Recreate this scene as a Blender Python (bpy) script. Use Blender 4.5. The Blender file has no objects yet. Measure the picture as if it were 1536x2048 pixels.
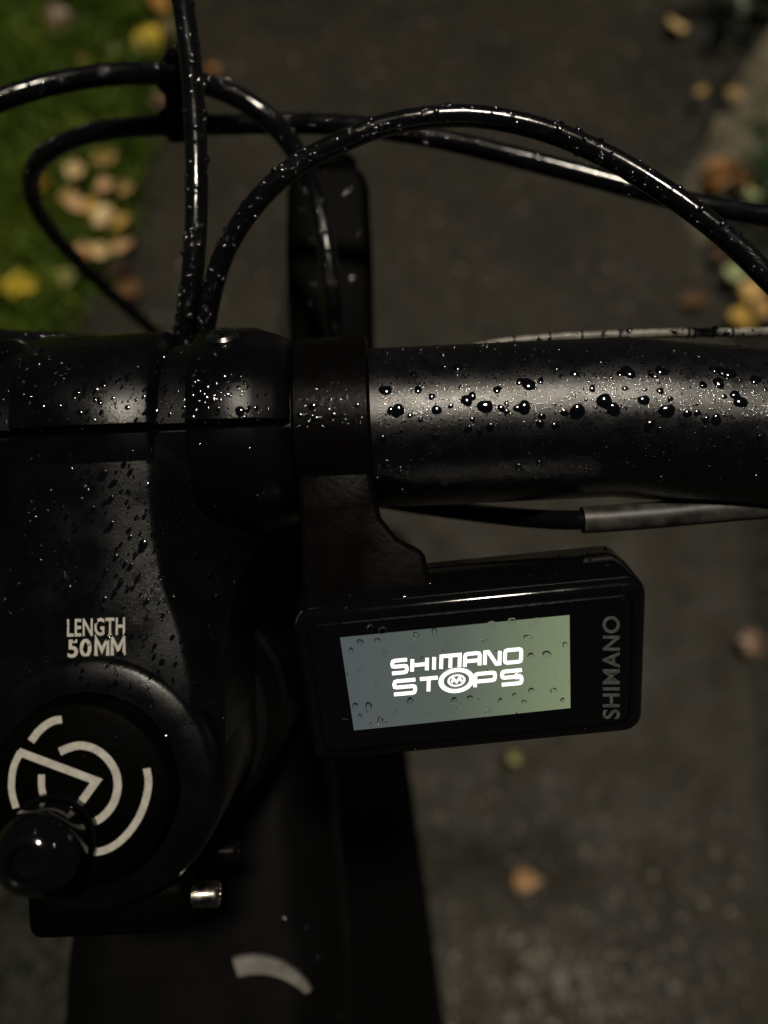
import bpy, bmesh, math, random
from mathutils import Vector, Matrix
from mathutils.bvhtree import BVHTree
random.seed(11)
R = math.radians
scn = bpy.context.scene
col = scn.collection

# ------------------------------------------------------------------ camera
F = 1540.0                      # focal length in photo pixels (26 mm equivalent phone lens)
TILT = R(22.0)                  # optical axis, measured from straight down
CAM = Vector((0.0, -0.0744, 1.157))
AX = Vector((0, math.sin(TILT), -math.cos(TILT)))
UP = Vector((0, math.cos(TILT), math.sin(TILT)))
RT = Vector((1, 0, 0))
cd = bpy.data.cameras.new('camera')
cam = bpy.data.objects.new('camera', cd); col.objects.link(cam)
cam.matrix_world = Matrix((( *RT, 0), (*UP, 0), (*(-AX), 0), (0, 0, 0, 1))).transposed()
cam.location = CAM
cd.sensor_fit = 'VERTICAL'; cd.sensor_height = 36; cd.sensor_width = 27
cd.lens = F * 36 / 2048
cd.clip_start = 0.01; cd.clip_end = 500
cd.dof.use_dof = True; cd.dof.focus_distance = 0.142; cd.dof.aperture_fstop = 7.6
scn.camera = cam

# ------------------------------------------------------------------ light
LDIR = Vector((0.10, 0.11, 0.98)).normalized()
w = bpy.data.worlds.new('World'); scn.world = w; w.use_nodes = True
nt = w.node_tree; nt.nodes.clear()
sky = nt.nodes.new('ShaderNodeTexSky'); sky.sky_type = 'NISHITA'; sky.sun_disc = False
sky.sun_elevation = math.asin(LDIR.z); sky.sun_rotation = math.atan2(LDIR.x, LDIR.y)
bg = nt.nodes.new('ShaderNodeBackground'); bg.inputs['Strength'].default_value = 0.0034
wo = nt.nodes.new('ShaderNodeOutputWorld')
nt.links.new(sky.outputs[0], bg.inputs['Color']); nt.links.new(bg.outputs[0], wo.inputs['Surface'])
sd = bpy.data.lights.new('street_light', 'SUN'); sd.energy = 2.5; sd.angle = R(6); sd.color = (1.0, 0.9, 0.74)
sun = bpy.data.objects.new('street_light', sd); col.objects.link(sun)
sun.rotation_euler = LDIR.to_track_quat('Z', 'Y').to_euler(); sun.location = (0.3, 0.6, 5)
vs = scn.view_settings
vs.view_transform = 'Standard'; vs.look = 'None'; vs.exposure = 0; vs.gamma = 1; vs.use_curve_mapping = False

# ------------------------------------------------------------------ helpers
def loc3(x, y, d): return Vector(((x-768)/F*d, (1024-y)/F*d, d))       # photo pixel at a depth -> right, up, depth
def L(p): return CAM + RT*p[0] + UP*p[1] + AX*p[2]                      # right, up, depth -> world
def W(x, y, d): return L(loc3(x, y, d))
def ground(x, y, z=0.0):
    r = RT*((x-768)/F) + UP*((1024-y)/F) + AX
    return CAM + r*((z-CAM.z)/r.z)
CEN = {}
def obj(name, verts, faces, m, parent=None, smooth=True, bevel=0, segs=2, sharp=35, label=None):
    me = bpy.data.meshes.new(name)
    bm = bmesh.new()
    vv = [bm.verts.new(v) for v in verts]
    for f in faces:
        try: bm.faces.new([vv[i] for i in f])
        except ValueError: pass
    bmesh.ops.recalc_face_normals(bm, faces=bm.faces)
    if bevel:
        ed = [e for e in bm.edges if len(e.link_faces) == 2 and e.calc_face_angle(0) > R(sharp)]
        bmesh.ops.bevel(bm, geom=ed, offset=bevel, segments=segs, profile=0.5, affect='EDGES', clamp_overlap=True)
    c = Vector((0, 0, 0))
    for v in bm.verts: c += v.co
    c /= max(1, len(bm.verts))
    bmesh.ops.translate(bm, verts=bm.verts, vec=-c)
    for f in bm.faces: f.smooth = smooth
    bm.to_mesh(me); bm.free()
    if smooth:
        me.set_sharp_from_angle(angle=R(38))
    me.materials.append(m)
    o = bpy.data.objects.new(name, me); col.objects.link(o)
    CEN[o] = c
    if parent is not None:
        o.parent = parent; o.location = c - CEN[parent]
    else:
        o.location = c
    if label: o['label'] = label
    return o
def link(o, parent, at):
    CEN[o] = at; col.objects.link(o); o.parent = parent
def crom(P, n=8):
    P = [Vector(p) for p in P]; out = []
    Q = [2*P[0]-P[1]] + P + [2*P[-1]-P[-2]]
    for i in range(1, len(Q)-2):
        a, b, c, d = Q[i-1:i+3]
        for k in range(n):
            t = k/n
            out.append(0.5*((2*b)+(c-a)*t+(2*a-5*b+4*c-d)*t*t+(3*b-a-3*c+d)*t**3))
    out.append(P[-1]); return out
def tube(P, rad, seg=14, caps=True):
    n = len(P); V = []; Fc = []
    T = [(P[min(i+1, n-1)]-P[max(i-1, 0)]).normalized() for i in range(n)]
    nn = T[0].orthogonal().normalized()
    for i in range(n):
        nn = (nn - T[i]*nn.dot(T[i])).normalized(); b = T[i].cross(nn)
        r = rad(i/(n-1)) if callable(rad) else rad
        for k in range(seg):
            a = 2*math.pi*k/seg
            V.append(P[i] + (nn*math.cos(a)+b*math.sin(a))*r)
    for i in range(n-1):
        for k in range(seg):
            k2 = (k+1) % seg
            Fc.append((i*seg+k, i*seg+k2, (i+1)*seg+k2, (i+1)*seg+k))
    if caps:
        Fc.append(tuple(range(seg))); Fc.append(tuple((n-1)*seg+k for k in range(seg)))
    return V, Fc
def lathe(c, ax, prof, seg=40, a0=0, a1=2*math.pi, ref=None, closed_prof=False):
    """prof = list of (position along axis, radius)"""
    ax = ax.normalized(); u = ref.normalized() if ref else ax.orthogonal().normalized()
    u = (u-ax*u.dot(ax)).normalized(); v = ax.cross(u)
    full = abs(a1-a0-2*math.pi) < 1e-6
    ns = seg if full else seg+1; V = []; Fc = []; m = len(prof)
    for k in range(ns):
        a = a0+(a1-a0)*k/seg
        for (s, r) in prof: V.append(c+ax*s+(u*math.cos(a)+v*math.sin(a))*r)
    for k in range(seg):
        k2 = (k+1) % ns if full else k+1
        for i in range(m if closed_prof else m-1):
            j = (i+1) % m
            Fc.append((k*m+i, k*m+j, k2*m+j, k2*m+i))
    if not full and closed_prof:
        Fc.append(tuple(range(m))); Fc.append(tuple((ns-1)*m+i for i in range(m)))
    if full and not closed_prof:
        for i in (0, m-1):
            if prof[i][1] > 1e-7: Fc.append(tuple(k*m+i for k in range(ns)))
    return V, Fc
def prism(pts, off):
    n = len(pts); V = list(pts)+[p+off for p in pts]
    Fc = [tuple(range(n)), tuple(range(n, 2*n))]+[(i, (i+1) % n, n+(i+1) % n, n+i) for i in range(n)]
    return V, Fc
def loft(rings, caps=True):
    m = len(rings[0]); V = [v for r in rings for v in r]; Fc = []
    for i in range(len(rings)-1):
        for k in range(m):
            k2 = (k+1) % m
            Fc.append((i*m+k, i*m+k2, (i+1)*m+k2, (i+1)*m+k))
    if caps: Fc.append(tuple(range(m))); Fc.append(tuple((len(rings)-1)*m+k for k in range(m)))
    return V, Fc
def join(*parts):
    V = []; Fc = []
    for v, f in parts:
        o = len(V); V += v; Fc += [tuple(i+o for i in q) for q in f]
    return V, Fc
def box(c, ex, ey, ez, sx, sy, sz):
    V = [c+ex*(a*sx/2)+ey*(b*sy/2)+ez*(d*sz/2) for d in (-1, 1) for a, b in ((-1, -1), (1, -1), (1, 1), (-1, 1))]
    return V, [(0, 1, 2, 3), (4, 5, 6, 7), (0, 1, 5, 4), (1, 2, 6, 5), (2, 3, 7, 6), (3, 0, 4, 7)]

# ------------------------------------------------------------------ materials
def mat(name, base, rough=0.5, metal=0.0, spec=0.5, noise=None, bump=None, rvar=None, coat=0):
    m = bpy.data.materials.new(name); m.use_nodes = True
    n = m.node_tree.nodes; l = m.node_tree.links; b = n['Principled BSDF']
    b.inputs['Base Color'].default_value = (*base, 1); b.inputs['Roughness'].default_value = rough
    b.inputs['Metallic'].default_value = metal; b.inputs['Specular IOR Level'].default_value = spec
    b.inputs['Coat Weight'].default_value = coat; b.inputs['Coat Roughness'].default_value = 0.08
    tc = n.new('ShaderNodeTexCoord')
    def nz(scale, detail=4):
        t = n.new('ShaderNodeTexNoise'); t.inputs['Scale'].default_value = scale; t.inputs['Detail'].default_value = detail
        l.new(tc.outputs['Object'], t.inputs['Vector']); return t
    def ramp(src, c0, c1, p0=0.35, p1=0.65):
        r = n.new('ShaderNodeValToRGB'); r.color_ramp.elements[0].position = p0; r.color_ramp.elements[1].position = p1
        r.color_ramp.elements[0].color = c0; r.color_ramp.elements[1].color = c1
        l.new(src.outputs['Fac'], r.inputs['Fac']); return r
    if noise:
        sc, c0, c1 = noise
        l.new(ramp(nz(sc), (*c0, 1), (*c1, 1)).outputs['Color'], b.inputs['Base Color'])
    if rvar:
        sc, r0, r1 = rvar
        l.new(ramp(nz(sc), (r0,)*3+(1,), (r1,)*3+(1,)).outputs['Color'], b.inputs['Roughness'])
    if bump:
        sc, st, dist = bump
        bp = n.new('ShaderNodeBump'); bp.inputs['Strength'].default_value = st; bp.inputs['Distance'].default_value = dist
        l.new(nz(sc, 3).outputs['Fac'], bp.inputs['Height']); l.new(bp.outputs['Normal'], b.inputs['Normal'])
    return m
def emis(name, c, s):
    m = mat(name, (0.01, 0.01, 0.01), 0.2); b = m.node_tree.nodes['Principled BSDF']
    b.inputs['Emission Color'].default_value = (*c, 1); b.inputs['Emission Strength'].default_value = s; return m
M = {}
M['bar'] = mat('wet_black_bar', (0.002, 0.002, 0.003), 0.26, bump=(5200, 1.0, 0.00005), rvar=(260, 0.25, 0.35), spec=0.7)
M['stem'] = mat('wet_black_stem', (0.002, 0.002, 0.0026), 0.28, bump=(4200, 1.0, 0.00004), rvar=(110, 0.17, 0.36), spec=0.28)
M['plastic'] = mat('black_plastic', (0.0025, 0.0021, 0.002), 0.36, bump=(900, 1.0, 0.00007), rvar=(160, 0.26, 0.46), spec=0.055)
M['gloss'] = mat('gloss_black_face', (0.003, 0.003, 0.0035), 0.09, spec=0.5, rvar=(120, 0.06, 0.13))
M['hose'] = mat('black_hose', (0.004, 0.004, 0.0045), 0.2, bump=(500, 1.0, 0.00004), rvar=(140, 0.10, 0.2), spec=0.6)
M['sleeve'] = mat('grey_sleeve', (0.12, 0.11, 0.10), 0.45, bump=(500, 0.5, 0.0001), noise=(260, (0.008, 0.0075, 0.007), (0.05, 0.048, 0.043)))
M['pale'] = mat('pale_line', (0.2, 0.19, 0.17), 0.4, noise=(400, (0.12, 0.115, 0.1), (0.24, 0.23, 0.2)))
M['frame'] = mat('matt_black_frame', (0.0028, 0.0028, 0.0028), 0.5, bump=(500, 1.0, 0.0001), rvar=(60, 0.42, 0.6), spec=0.08)
M['lamp'] = mat('dark_lamp_plastic', (0.0012, 0.0012, 0.001), 0.5, bump=(500, 1.0, 0.0001), spec=0.02)
M['rubber'] = mat('tyre_rubber', (0.015, 0.015, 0.015), 0.7, bump=(300, 0.4, 0.001))
M['steel'] = mat('bolt_steel', (0.3, 0.28, 0.24), 0.25, metal=1.0, rvar=(500, 0.18, 0.34))
M['paint'] = mat('pale_print', (0.5, 0.47, 0.42), 0.5, noise=(900, (0.4, 0.38, 0.34), (0.52, 0.5, 0.45)))
M['greyprint'] = mat('grey_print', (0.17, 0.17, 0.165), 0.5, noise=(1500, (0.06, 0.06, 0.06), (0.11, 0.11, 0.105)))
M['ring'] = mat('grey_ring', (0.32, 0.31, 0.29), 0.5, noise=(120, (0.10, 0.096, 0.09), (0.19, 0.182, 0.168)))
M['text'] = emis('lit_screen_text', (1.0, 0.96, 0.9), 1.5)
def water():
    m = bpy.data.materials.new('water'); m.use_nodes = True
    b = m.node_tree.nodes['Principled BSDF']
    b.inputs['Base Color'].default_value = (1, 1, 1, 1); b.inputs['Roughness'].default_value = 0.03
    b.inputs['IOR'].default_value = 1.38; b.inputs['Transmission Weight'].default_value = 1.0
    return m
M['water'] = water()
M['bead'] = mat('water_on_black', (0.002, 0.002, 0.0025), 0.06, spec=1.0)
M['bead'].node_tree.nodes['Principled BSDF'].inputs['IOR'].default_value = 1.7

# ================================================================== THE GROUND
def sheet(name, pts, z, m, sub=None):
    o = obj(name, [Vector((p[0], p[1], z)) for p in pts], [tuple(range(len(pts)))], m, smooth=False)
    o['kind'] = 'structure'; return o
M['soil'] = mat('wet_soil_shaded', (0.02, 0.016, 0.01), 0.6, noise=(9, (0.004, 0.005, 0.002), (0.012, 0.012, 0.006)), bump=(60, 0.6, 0.02), spec=0.3)  # soil kept dark to hold the rider's shade at the lower left
M['asphalt'] = mat('wet_asphalt', (0.05, 0.047, 0.04), 0.5, noise=(48, (0.0096, 0.0082, 0.0042), (0.0212, 0.0183, 0.0100)), bump=(220, 0.7, 0.003), rvar=(14, 0.42, 0.62), spec=0.22)
_n = M['asphalt'].node_tree.nodes; _l = M['asphalt'].node_tree.links; _b = _n['Principled BSDF']
_t = _n.new('ShaderNodeTexNoise'); _t.inputs['Scale'].default_value = 4.5; _t.inputs['Detail'].default_value = 6; _t.inputs['Roughness'].default_value = .65
_tc = next(q for q in _n if q.type == 'TEX_COORD'); _l.new(_tc.outputs['Object'], _t.inputs['Vector'])
_r = _n.new('ShaderNodeValToRGB'); _r.color_ramp.elements[0].position = .36; _r.color_ramp.elements[1].position = .64
_r.color_ramp.elements[0].color = (.6, .57, .5, 1); _r.color_ramp.elements[1].color = (1.35, 1.35, 1.35, 1)
_l.new(_t.outputs['Fac'], _r.inputs['Fac'])
_m = _n.new('ShaderNodeMix'); _m.data_type = 'RGBA'; _m.blend_type = 'MULTIPLY'; _m.inputs['Factor'].default_value = 1
_src = _b.inputs['Base Color'].links[0].from_socket
_l.new(_src, _m.inputs['A']); _l.new(_r.outputs['Color'], _m.inputs['B']); _l.new(_m.outputs['Result'], _b.inputs['Base Color'])
M['dirt'] = mat('trodden_dirt', (0.07, 0.06, 0.045), 0.6, noise=(14, (0.045, 0.038, 0.021), (0.14, 0.12, 0.075)), bump=(90, 0.6, 0.01), spec=0.3)
sheet('ground', [(-150, -150), (150, -150), (150, 150), (-150, 150)], -0.012, M['soil'])
lft = [(340, -300), (338, 0), (325, 110), (300, 250), (282, 400), (235, 520), (175, 600), (130, 690), (110, 900), (190, 1500), (275, 1840), (285, 2080), (240, 2600)]
rgt = [(1400, -300), (1400, 0), (1392, 160), (1345, 330), (1385, 470), (1440, 600), (1455, 720), (1480, 1100), (1500, 1300), (1512, 1500), (1560, 2050), (1600, 2600)]
LG = [ground(*p) for p in lft]; RG = [ground(*p) for p in rgt]
LG = [Vector((LG[0].x-0.15, 40, 0))]+LG+[Vector((LG[-1].x, -40, 0))]
RG = [Vector((RG[0].x+0.1, 40, 0))]+RG+[Vector((RG[-1].x+0.1, -40, 0))]
sheet('path', LG+RG[::-1], 0.0, M['asphalt'])
def edge_x(E, y):
    for a, b in zip(E, E[1:]):
        if a.y >= y >= b.y: return a.x+(b.x-a.x)*(a.y-y)/max(1e-6, a.y-b.y)
    return E[0].x
dirt = [ground(*p) for p in [(1560, 30), (1500, 120), (1440, 220), (1390, 330), (1330, 430), (1350, 500), (1420, 480), (1475, 400), (1510, 320), (1560, 270), (1700, 200), (1700, -60)]]
sheet('dirt_track', dirt, -0.006, M['dirt'])

M['verge'] = mat('verge_turf', (0.02, 0.04, 0.006), 0.7, noise=(12, (0.012, 0.024, 0.004), (0.03, 0.055, 0.008)), bump=(80, .6, .01), spec=0.2)
LGU = [p for p in LG if p.y > 0.25]  # turf stops here; the dark soil behind it stands for rider shade
sheet('verge', LGU+[Vector((-30, LGU[-1].y, 0)), Vector((-30, 40, 0))], -0.005, M['verge'])
# grass: blades on both verges, one object
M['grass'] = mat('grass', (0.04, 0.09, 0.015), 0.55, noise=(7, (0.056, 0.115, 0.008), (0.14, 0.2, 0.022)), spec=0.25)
M['grass2'] = mat('dark_grass', (0.02, 0.035, 0.01), 0.6, noise=(7, (0.012, 0.022, 0.006), (0.032, 0.042, 0.014)), spec=0.25)  # dark tone; at the lower left it stands for the rider's shade
def blades(name, label, n, fx, y0, y1, h0, h1, m):
    V = []; Fc = []
    for i in range(n):
        y = random.uniform(y0, y1); x = fx(y)
        if x is None: continue
        h = random.uniform(h0, h1); a = random.uniform(0, 6.283); wd = random.uniform(0.0018, 0.0042)
        dx, dy = math.cos(a), math.sin(a); le = random.uniform(0.2, 1.1)*h; b = random.uniform(0, 6.283)
        lx, ly = math.cos(b)*le, math.sin(b)*le; k = len(V)
        V += [Vector((x-dx*wd, y-dy*wd, -0.012)), Vector((x+dx*wd, y+dy*wd, -0.012)),
              Vector((x+lx*.4+dx*wd*.8, y+ly*.4+dy*wd*.8, h*.6)), Vector((x+lx*.4-dx*wd*.8, y+ly*.4-dy*wd*.8, h*.6)),
              Vector((x+lx, y+ly, h))]
        Fc += [(k, k+1, k+2, k+3), (k+3, k+2, k+4)]
    o = obj(name, V, Fc, m, smooth=False); o['kind'] = 'stuff'; o['label'] = label; o['category'] = 'grass'
    return o
def fxl(y):
    e = edge_x(LG, y); t = random.random()
    x = e - 1.1*t + random.gauss(0, 0.02) + (0.05 if random.random() < .05 else 0)
    return x
blades('grass', 'short wet green grass along the left edge of the path', 60000, fxl, 0.22, 2.3, 0.012, 0.045, M['grass'])
def inside(p, poly):
    c = False; n = len(poly)
    for i in range(n):
        a, b = poly[i], poly[(i+1) % n]
        if (a.y > p[1]) != (b.y > p[1]) and p[0] < (b.x-a.x)*(p[1]-a.y)/(b.y-a.y)+a.x: c = not c
    return c
def fxr(y):
    x = edge_x(RG, y) + 0.04 + 0.9*random.random()+random.gauss(0, .02)
    return None if inside((x, y), dirt) and random.random() < .93 else x
blades('grass', 'grass tufts at the lower left beside the stem, rider shade in their dark colour', 5000, fxl, -0.7, 0.24, 0.01, 0.03, M['grass2'])
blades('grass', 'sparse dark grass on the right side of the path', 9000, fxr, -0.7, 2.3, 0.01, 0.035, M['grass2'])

# loose grit on the path: uncountable
V = []; Fc = []
for i in range(2900):
    px = random.uniform(820, 1500); py = random.uniform(1540, 2060)
    if random.random() < .5: px = random.uniform(300, 1400); py = random.uniform(-20, 640)
    if random.random() < .5 and py > 1500: px = random.gauss(1120, 130); py = random.gauss(1960, 70)
    if i > 2600: px = random.uniform(1340, 1545); py = random.uniform(60, 470)
    g = ground(px, py, 0 if i <= 2600 else -.004); r = random.uniform(0.0012, 0.004)*(1.0 if random.random() < .93 else 2.2)
    k = len(V); s = [random.uniform(.6, 1.2) for _ in range(6)]
    V += [g+Vector((r*s[0], 0, r*.2)), g+Vector((0, r*s[1], r*.2)), g+Vector((-r*s[2], 0, r*.2)), g+Vector((0, -r*s[3], r*.2)), g+Vector((r*.2, r*.1, r*s[4])), g+Vector((0, 0, -.001))]
    for a in range(4): Fc += [(k+a, k+(a+1) % 4, k+4), (k+(a+1) % 4, k+a, k+5)]
M['grit'] = mat('wet_grit', (0.2, 0.19, 0.17), 0.25, noise=(40, (0.02, 0.018, 0.014), (0.3, 0.28, 0.24)))
o = obj('grit', V, Fc, M['grit'], smooth=False); o['kind'] = 'stuff'; o['label'] = 'fine pale grit scattered on the wet path'; o['category'] = 'grit'

# ------------------------------------------------------------------ fallen leaves
def leafmat(c):
    return mat('leaf', c, 0.45, noise=(45, tuple(k*.72 for k in c), tuple(min(1, k*1.2) for k in c)), bump=(160, .4, .002), spec=0.4)
LC = {'yellow': (0.5, 0.36, 0.03), 'tan': (0.42, 0.26, 0.09), 'pale': (0.55, 0.4, 0.18), 'peach': (0.52, 0.31, 0.15), 'orange': (0.4, 0.17, 0.03),
      'rust': (0.2, 0.085, 0.015), 'brown': (0.13, 0.065, 0.03), 'dark': (0.03, 0.014, 0.012), 'olive': (0.2, 0.2, 0.05), 'green': (0.3, 0.36, 0.16), 'gold': (0.45, 0.29, 0.06)}
LM = {k: leafmat(v) for k, v in LC.items()}
def leaf(px, py, rpx, c, label, group=None, z=None, kind=None):
    z = random.uniform(.012, .03) if z is None else z
    g = ground(px, py, z); dist = (g-CAM).dot(AX); ln = 2*rpx/F*dist*1.05
    n = 12; V = []; Fc = []; kind = kind or random.choice('ovm')
    rows = []
    cl = random.uniform(-.35, .5); cw = random.uniform(-.3, .6)
    for i in range(n+1):
        t = i/n
        if kind == 'o': wd = .34*math.sin(math.pi*t**.8)**.8
        elif kind == 'v': wd = .44*math.sin(math.pi*t**.65)**.9
        else: wd = .42*math.sin(math.pi*t**.8)**.7*(1+.3*math.cos(t*16))
        wd = max(wd, .012)
        row = []
        for s in (-1, -.5, 0, .5, 1):
            zz = cl*(t-.5)**2*.6+cw*(s*wd)**2*1.6+.03*math.sin(9*t+4*s)
            row.append(Vector(((t-.5), s*wd, zz)))
        rows.append(row)
    th = random.uniform(0, 6.283); tx = random.gauss(0, .18); ty = random.gauss(0, .18)
    mx = Matrix.Rotation(th, 3, 'Z') @ Matrix.Rotation(tx, 3, 'X') @ Matrix.Rotation(ty, 3, 'Y')
    for row in rows:
        for v in row: V.append(g+(mx @ v)*ln)
    for i in range(n):
        for k in range(4): Fc.append((i*5+k, i*5+k+1, (i+1)*5+k+1, (i+1)*5+k))
    dz = min(v.z for v in V)
    V = [v+Vector((0, 0, .003-dz if dz < .003 else 0)) for v in V]
    m = len(V); V2 = V+[v-Vector((0, 0, .0006)) for v in V]
    Fc2 = Fc+[tuple(m+i for i in f[::-1]) for f in Fc]
    # stalk as a part of the leaf
    o = obj('fallen_leaf', V2, Fc2, LM[c]); o['label'] = label; o['category'] = 'leaf'
    a = g+(mx @ Vector((-.5, 0, cl*.15)))*ln; b = g+(mx @ Vector((-.68, .06, cl*.15+.02)))*ln
    a.z = max(a.z, .004); b.z = max(b.z, .004)
    sv, sf = tube([a, (a+b)/2, b], .0007, 5); obj('stalk', sv, sf, LM['brown'], o)
    if group: o['group'] = group
    return o
PILE = 'leaf pile on the left verge'; PL = 'fallen leaf in the pale leaf pile at the left path edge'
leaf(298, 85, 32, 'yellow', 'bright yellow fallen leaf on the grass beside the topmost upright hose', kind='v')
leaf(118, 42, 34, 'brown', 'brown fallen leaf in the grass at the top left')
leaf(178, 122, 18, 'tan', 'small tan fallen leaf lying alone above the upper left hose')
leaf(236, 96, 17, 'olive', 'small olive leaf to the left of the bright yellow leaf')
leaf(318, 6, 24, 'orange', 'orange leaf at the top edge behind the upright hose')
leaf(328, 52, 24, 'brown', 'brown leaf just above the bright yellow leaf')
leaf(322, 200, 26, 'brown', 'brown leaf between the two left hoses beside the cable clip')
leaf(426, 136, 15, 'orange', 'small orange leaf on the path right of the upright hose')
leaf(80, 365, 22, 'orange', 'rust brown leaf beside the bend of the left hose', z=.01)
for (x, y, r, c, lb) in [(150, 340, 20, 'pale', 'pale round leaf at the upper left of the left leaf pile'), (205, 316, 26, 'tan', 'long tan leaf topmost in the left leaf pile'),
                     (206, 366, 18, 'peach', 'pinkish leaf in the upper middle of the left leaf pile'), (248, 374, 15, 'tan', 'small dull leaf at the upper right of the left leaf pile'),
                     (135, 388, 23, 'tan', 'tan leaf at the left side of the left leaf pile'), (150, 408, 18, 'peach', 'peach leaf below the tan one at the left side of the leaf pile'),
                     (182, 412, 20, 'gold', 'golden leaf in the very middle of the left leaf pile'), (205, 432, 26, 'pale', 'large pale leaf in the middle of the left leaf pile'),
                     (238, 440, 22, 'gold', 'bright golden leaf at the right side of the left leaf pile'), (212, 460, 18, 'gold', 'small golden leaf below the large pale one in the left pile'),
                     (194, 497, 22, 'pale', 'pale leaf at the bottom of the left leaf pile'), (243, 490, 23, 'peach', 'peach leaf at the lower right corner of the left leaf pile')]:
    leaf(x, y, r, c, lb, PILE, z=random.uniform(.015, .05))
leaf(166, 503, 20, 'orange', 'orange leaf at the lower end of the left leaf pile')
leaf(236, 536, 26, 'dark', 'dark purple brown leaf just below the left leaf pile')
leaf(258, 578, 28, 'brown', 'brown leaf on the path below the dark purple leaf')
leaf(40, 568, 36, 'yellow', 'large yellow leaf on the grass at the left picture edge', kind='m')
leaf(130, 556, 20, 'olive', 'olive leaf on the grass right of the large yellow leaf')
leaf(195, 706, 40, 'gold', 'golden leaf glimpsed in the gap in front of the stem')
leaf(1352, 46, 24, 'pale', 'pale leaf at the top right where the path ends')
leaf(1403, 182, 16, 'tan', 'small tan leaf on the right below the pale leaf')
leaf(1470, 186, 18, 'tan', 'tan leaf lying on the dirt track')
RL = 'orange brown leaf in the small heap above the right hose'; RGp = 'orange leaves by the right hose'
for (x, y, r, lb) in [(1435, 330, 26, 'orange leaf at the upper left of the heap above the right hose'), (1452, 350, 28, 'largest orange leaf in the middle of the heap above the right hose'),
                  (1428, 362, 24, 'orange leaf lowest on the left of the heap above the right hose'), (1490, 362, 24, 'orange leaf at the right end of the heap above the right hose'),
                  (1470, 338, 18, 'small orange leaf topmost in the heap above the right hose')]: leaf(x, y, r, 'rust', lb, RGp, z=random.uniform(.01, .04))
leaf(1502, 394, 20, 'green', 'pale greenish leaf under the right end of the hose')
leaf(1440, 508, 18, 'brown', 'brown leaf on the path edge below the right hose')
leaf(1470, 546, 21, 'green', 'pale green leaf on the right path edge')
leaf(1506, 578, 26, 'gold', 'golden leaf next to the pale green leaf on the right')
leaf(1488, 630, 30, 'gold', 'golden leaf just above the right end of the handlebar')
leaf(1528, 615, 22, 'tan', 'tan leaf at the right edge above the handlebar')
leaf(1385, 600, 24, 'brown', 'brown leaf on the path left of the golden leaves')
leaf(1505, 1285, 26, 'brown', 'dull brown leaf at the right edge beside the display')
leaf(1055, 1760, 27, 'peach', 'single orange leaf on the path below the display', kind='v', z=.012)
leaf(1030, 1514, 13, 'olive', 'small yellow green leaf peeking out under the display')

# dark plants, upper right corner
M['bush'] = mat('bush_leaf', (0.02, 0.045, 0.012), 0.4, noise=(20, (0.01, 0.022, 0.006), (0.03, 0.06, 0.016)))
def plant(px, py, label, n=46, sp=.13, h=.2, z=0):
    g = ground(px, py); root = bpy.data.objects.new('leafy_plant', None); col.objects.link(root); root.location = g; CEN[root] = g.copy()
    root['label'] = label; root['category'] = 'plant'; root['group'] = 'dark plants beyond the right side of the path'
    for s in range(5):
        a = s*1.256+random.random(); tip = g+Vector((math.cos(a)*sp*.7, math.sin(a)*sp*.7, h*random.uniform(.7, 1)))
        sv, sf = tube([g-Vector((0, 0, .01)), g.lerp(tip, .5)+Vector((0, 0, .03)), tip], .002, 6); obj('twig', sv, sf, M['grass2'], root)
        for i in range(n//5):
            t = random.uniform(.25, 1); c = g.lerp(tip, t)+Vector((random.gauss(0, .02), random.gauss(0, .02), random.gauss(.01, .01)))
            th = random.uniform(0, 6.28); q = Matrix.Rotation(th, 3, 'Z') @ Matrix.Rotation(random.gauss(.3, .3), 3, 'Y'); s_ = random.uniform(.025, .05)
            pts = [(0, 0, 0), (.3, .22, .03), (.65, .2, .02), (1, 0, -.08), (.65, -.2, .02), (.3, -.22, .03), (.5, 0, .0)]
            obj('leaf', [c+(q @ Vector(p))*s_ for p in pts], [(0, 1, 6), (1, 2, 6), (2, 3, 6), (3, 4, 6), (4, 5, 6), (5, 0, 6)], M['bush'], root)
plant(1440, 40, 'dark leafy plant at the top right corner, nearer the path')
plant(1530, -10, 'dark leafy plant at the very top right corner')
plant(1535, 385, 'dark leafy plant at the right edge beside the orange leaves', h=.14)

# ================================================================== THE BICYCLE
bike = bpy.data.objects.new('bicycle', None); col.objects.link(bike); bike.location = (-.0525, 0, 0); CEN[bike] = Vector((-.0525, 0, 0))
bike['label'] = 'black electric bicycle standing on the path, seen from the rider above its wet handlebar'; bike['category'] = 'bicycle'

SROT = R(2.57)
r0, u0 = loc3(155, 1590, .127)[:2]
SA = (RT*math.cos(SROT)+UP*math.sin(SROT)); SB = (UP*math.cos(SROT)-RT*math.sin(SROT)); SD = AX
SO = CAM+RT*r0+UP*u0
def S(a, b, d): return SO+SA*a+SB*b+SD*d             # stem frame: across, towards the bar, away from the camera
BB, BD = .0612, .155                                   # bar axis in the stem frame
BO = S(0, BB, BD)
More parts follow.
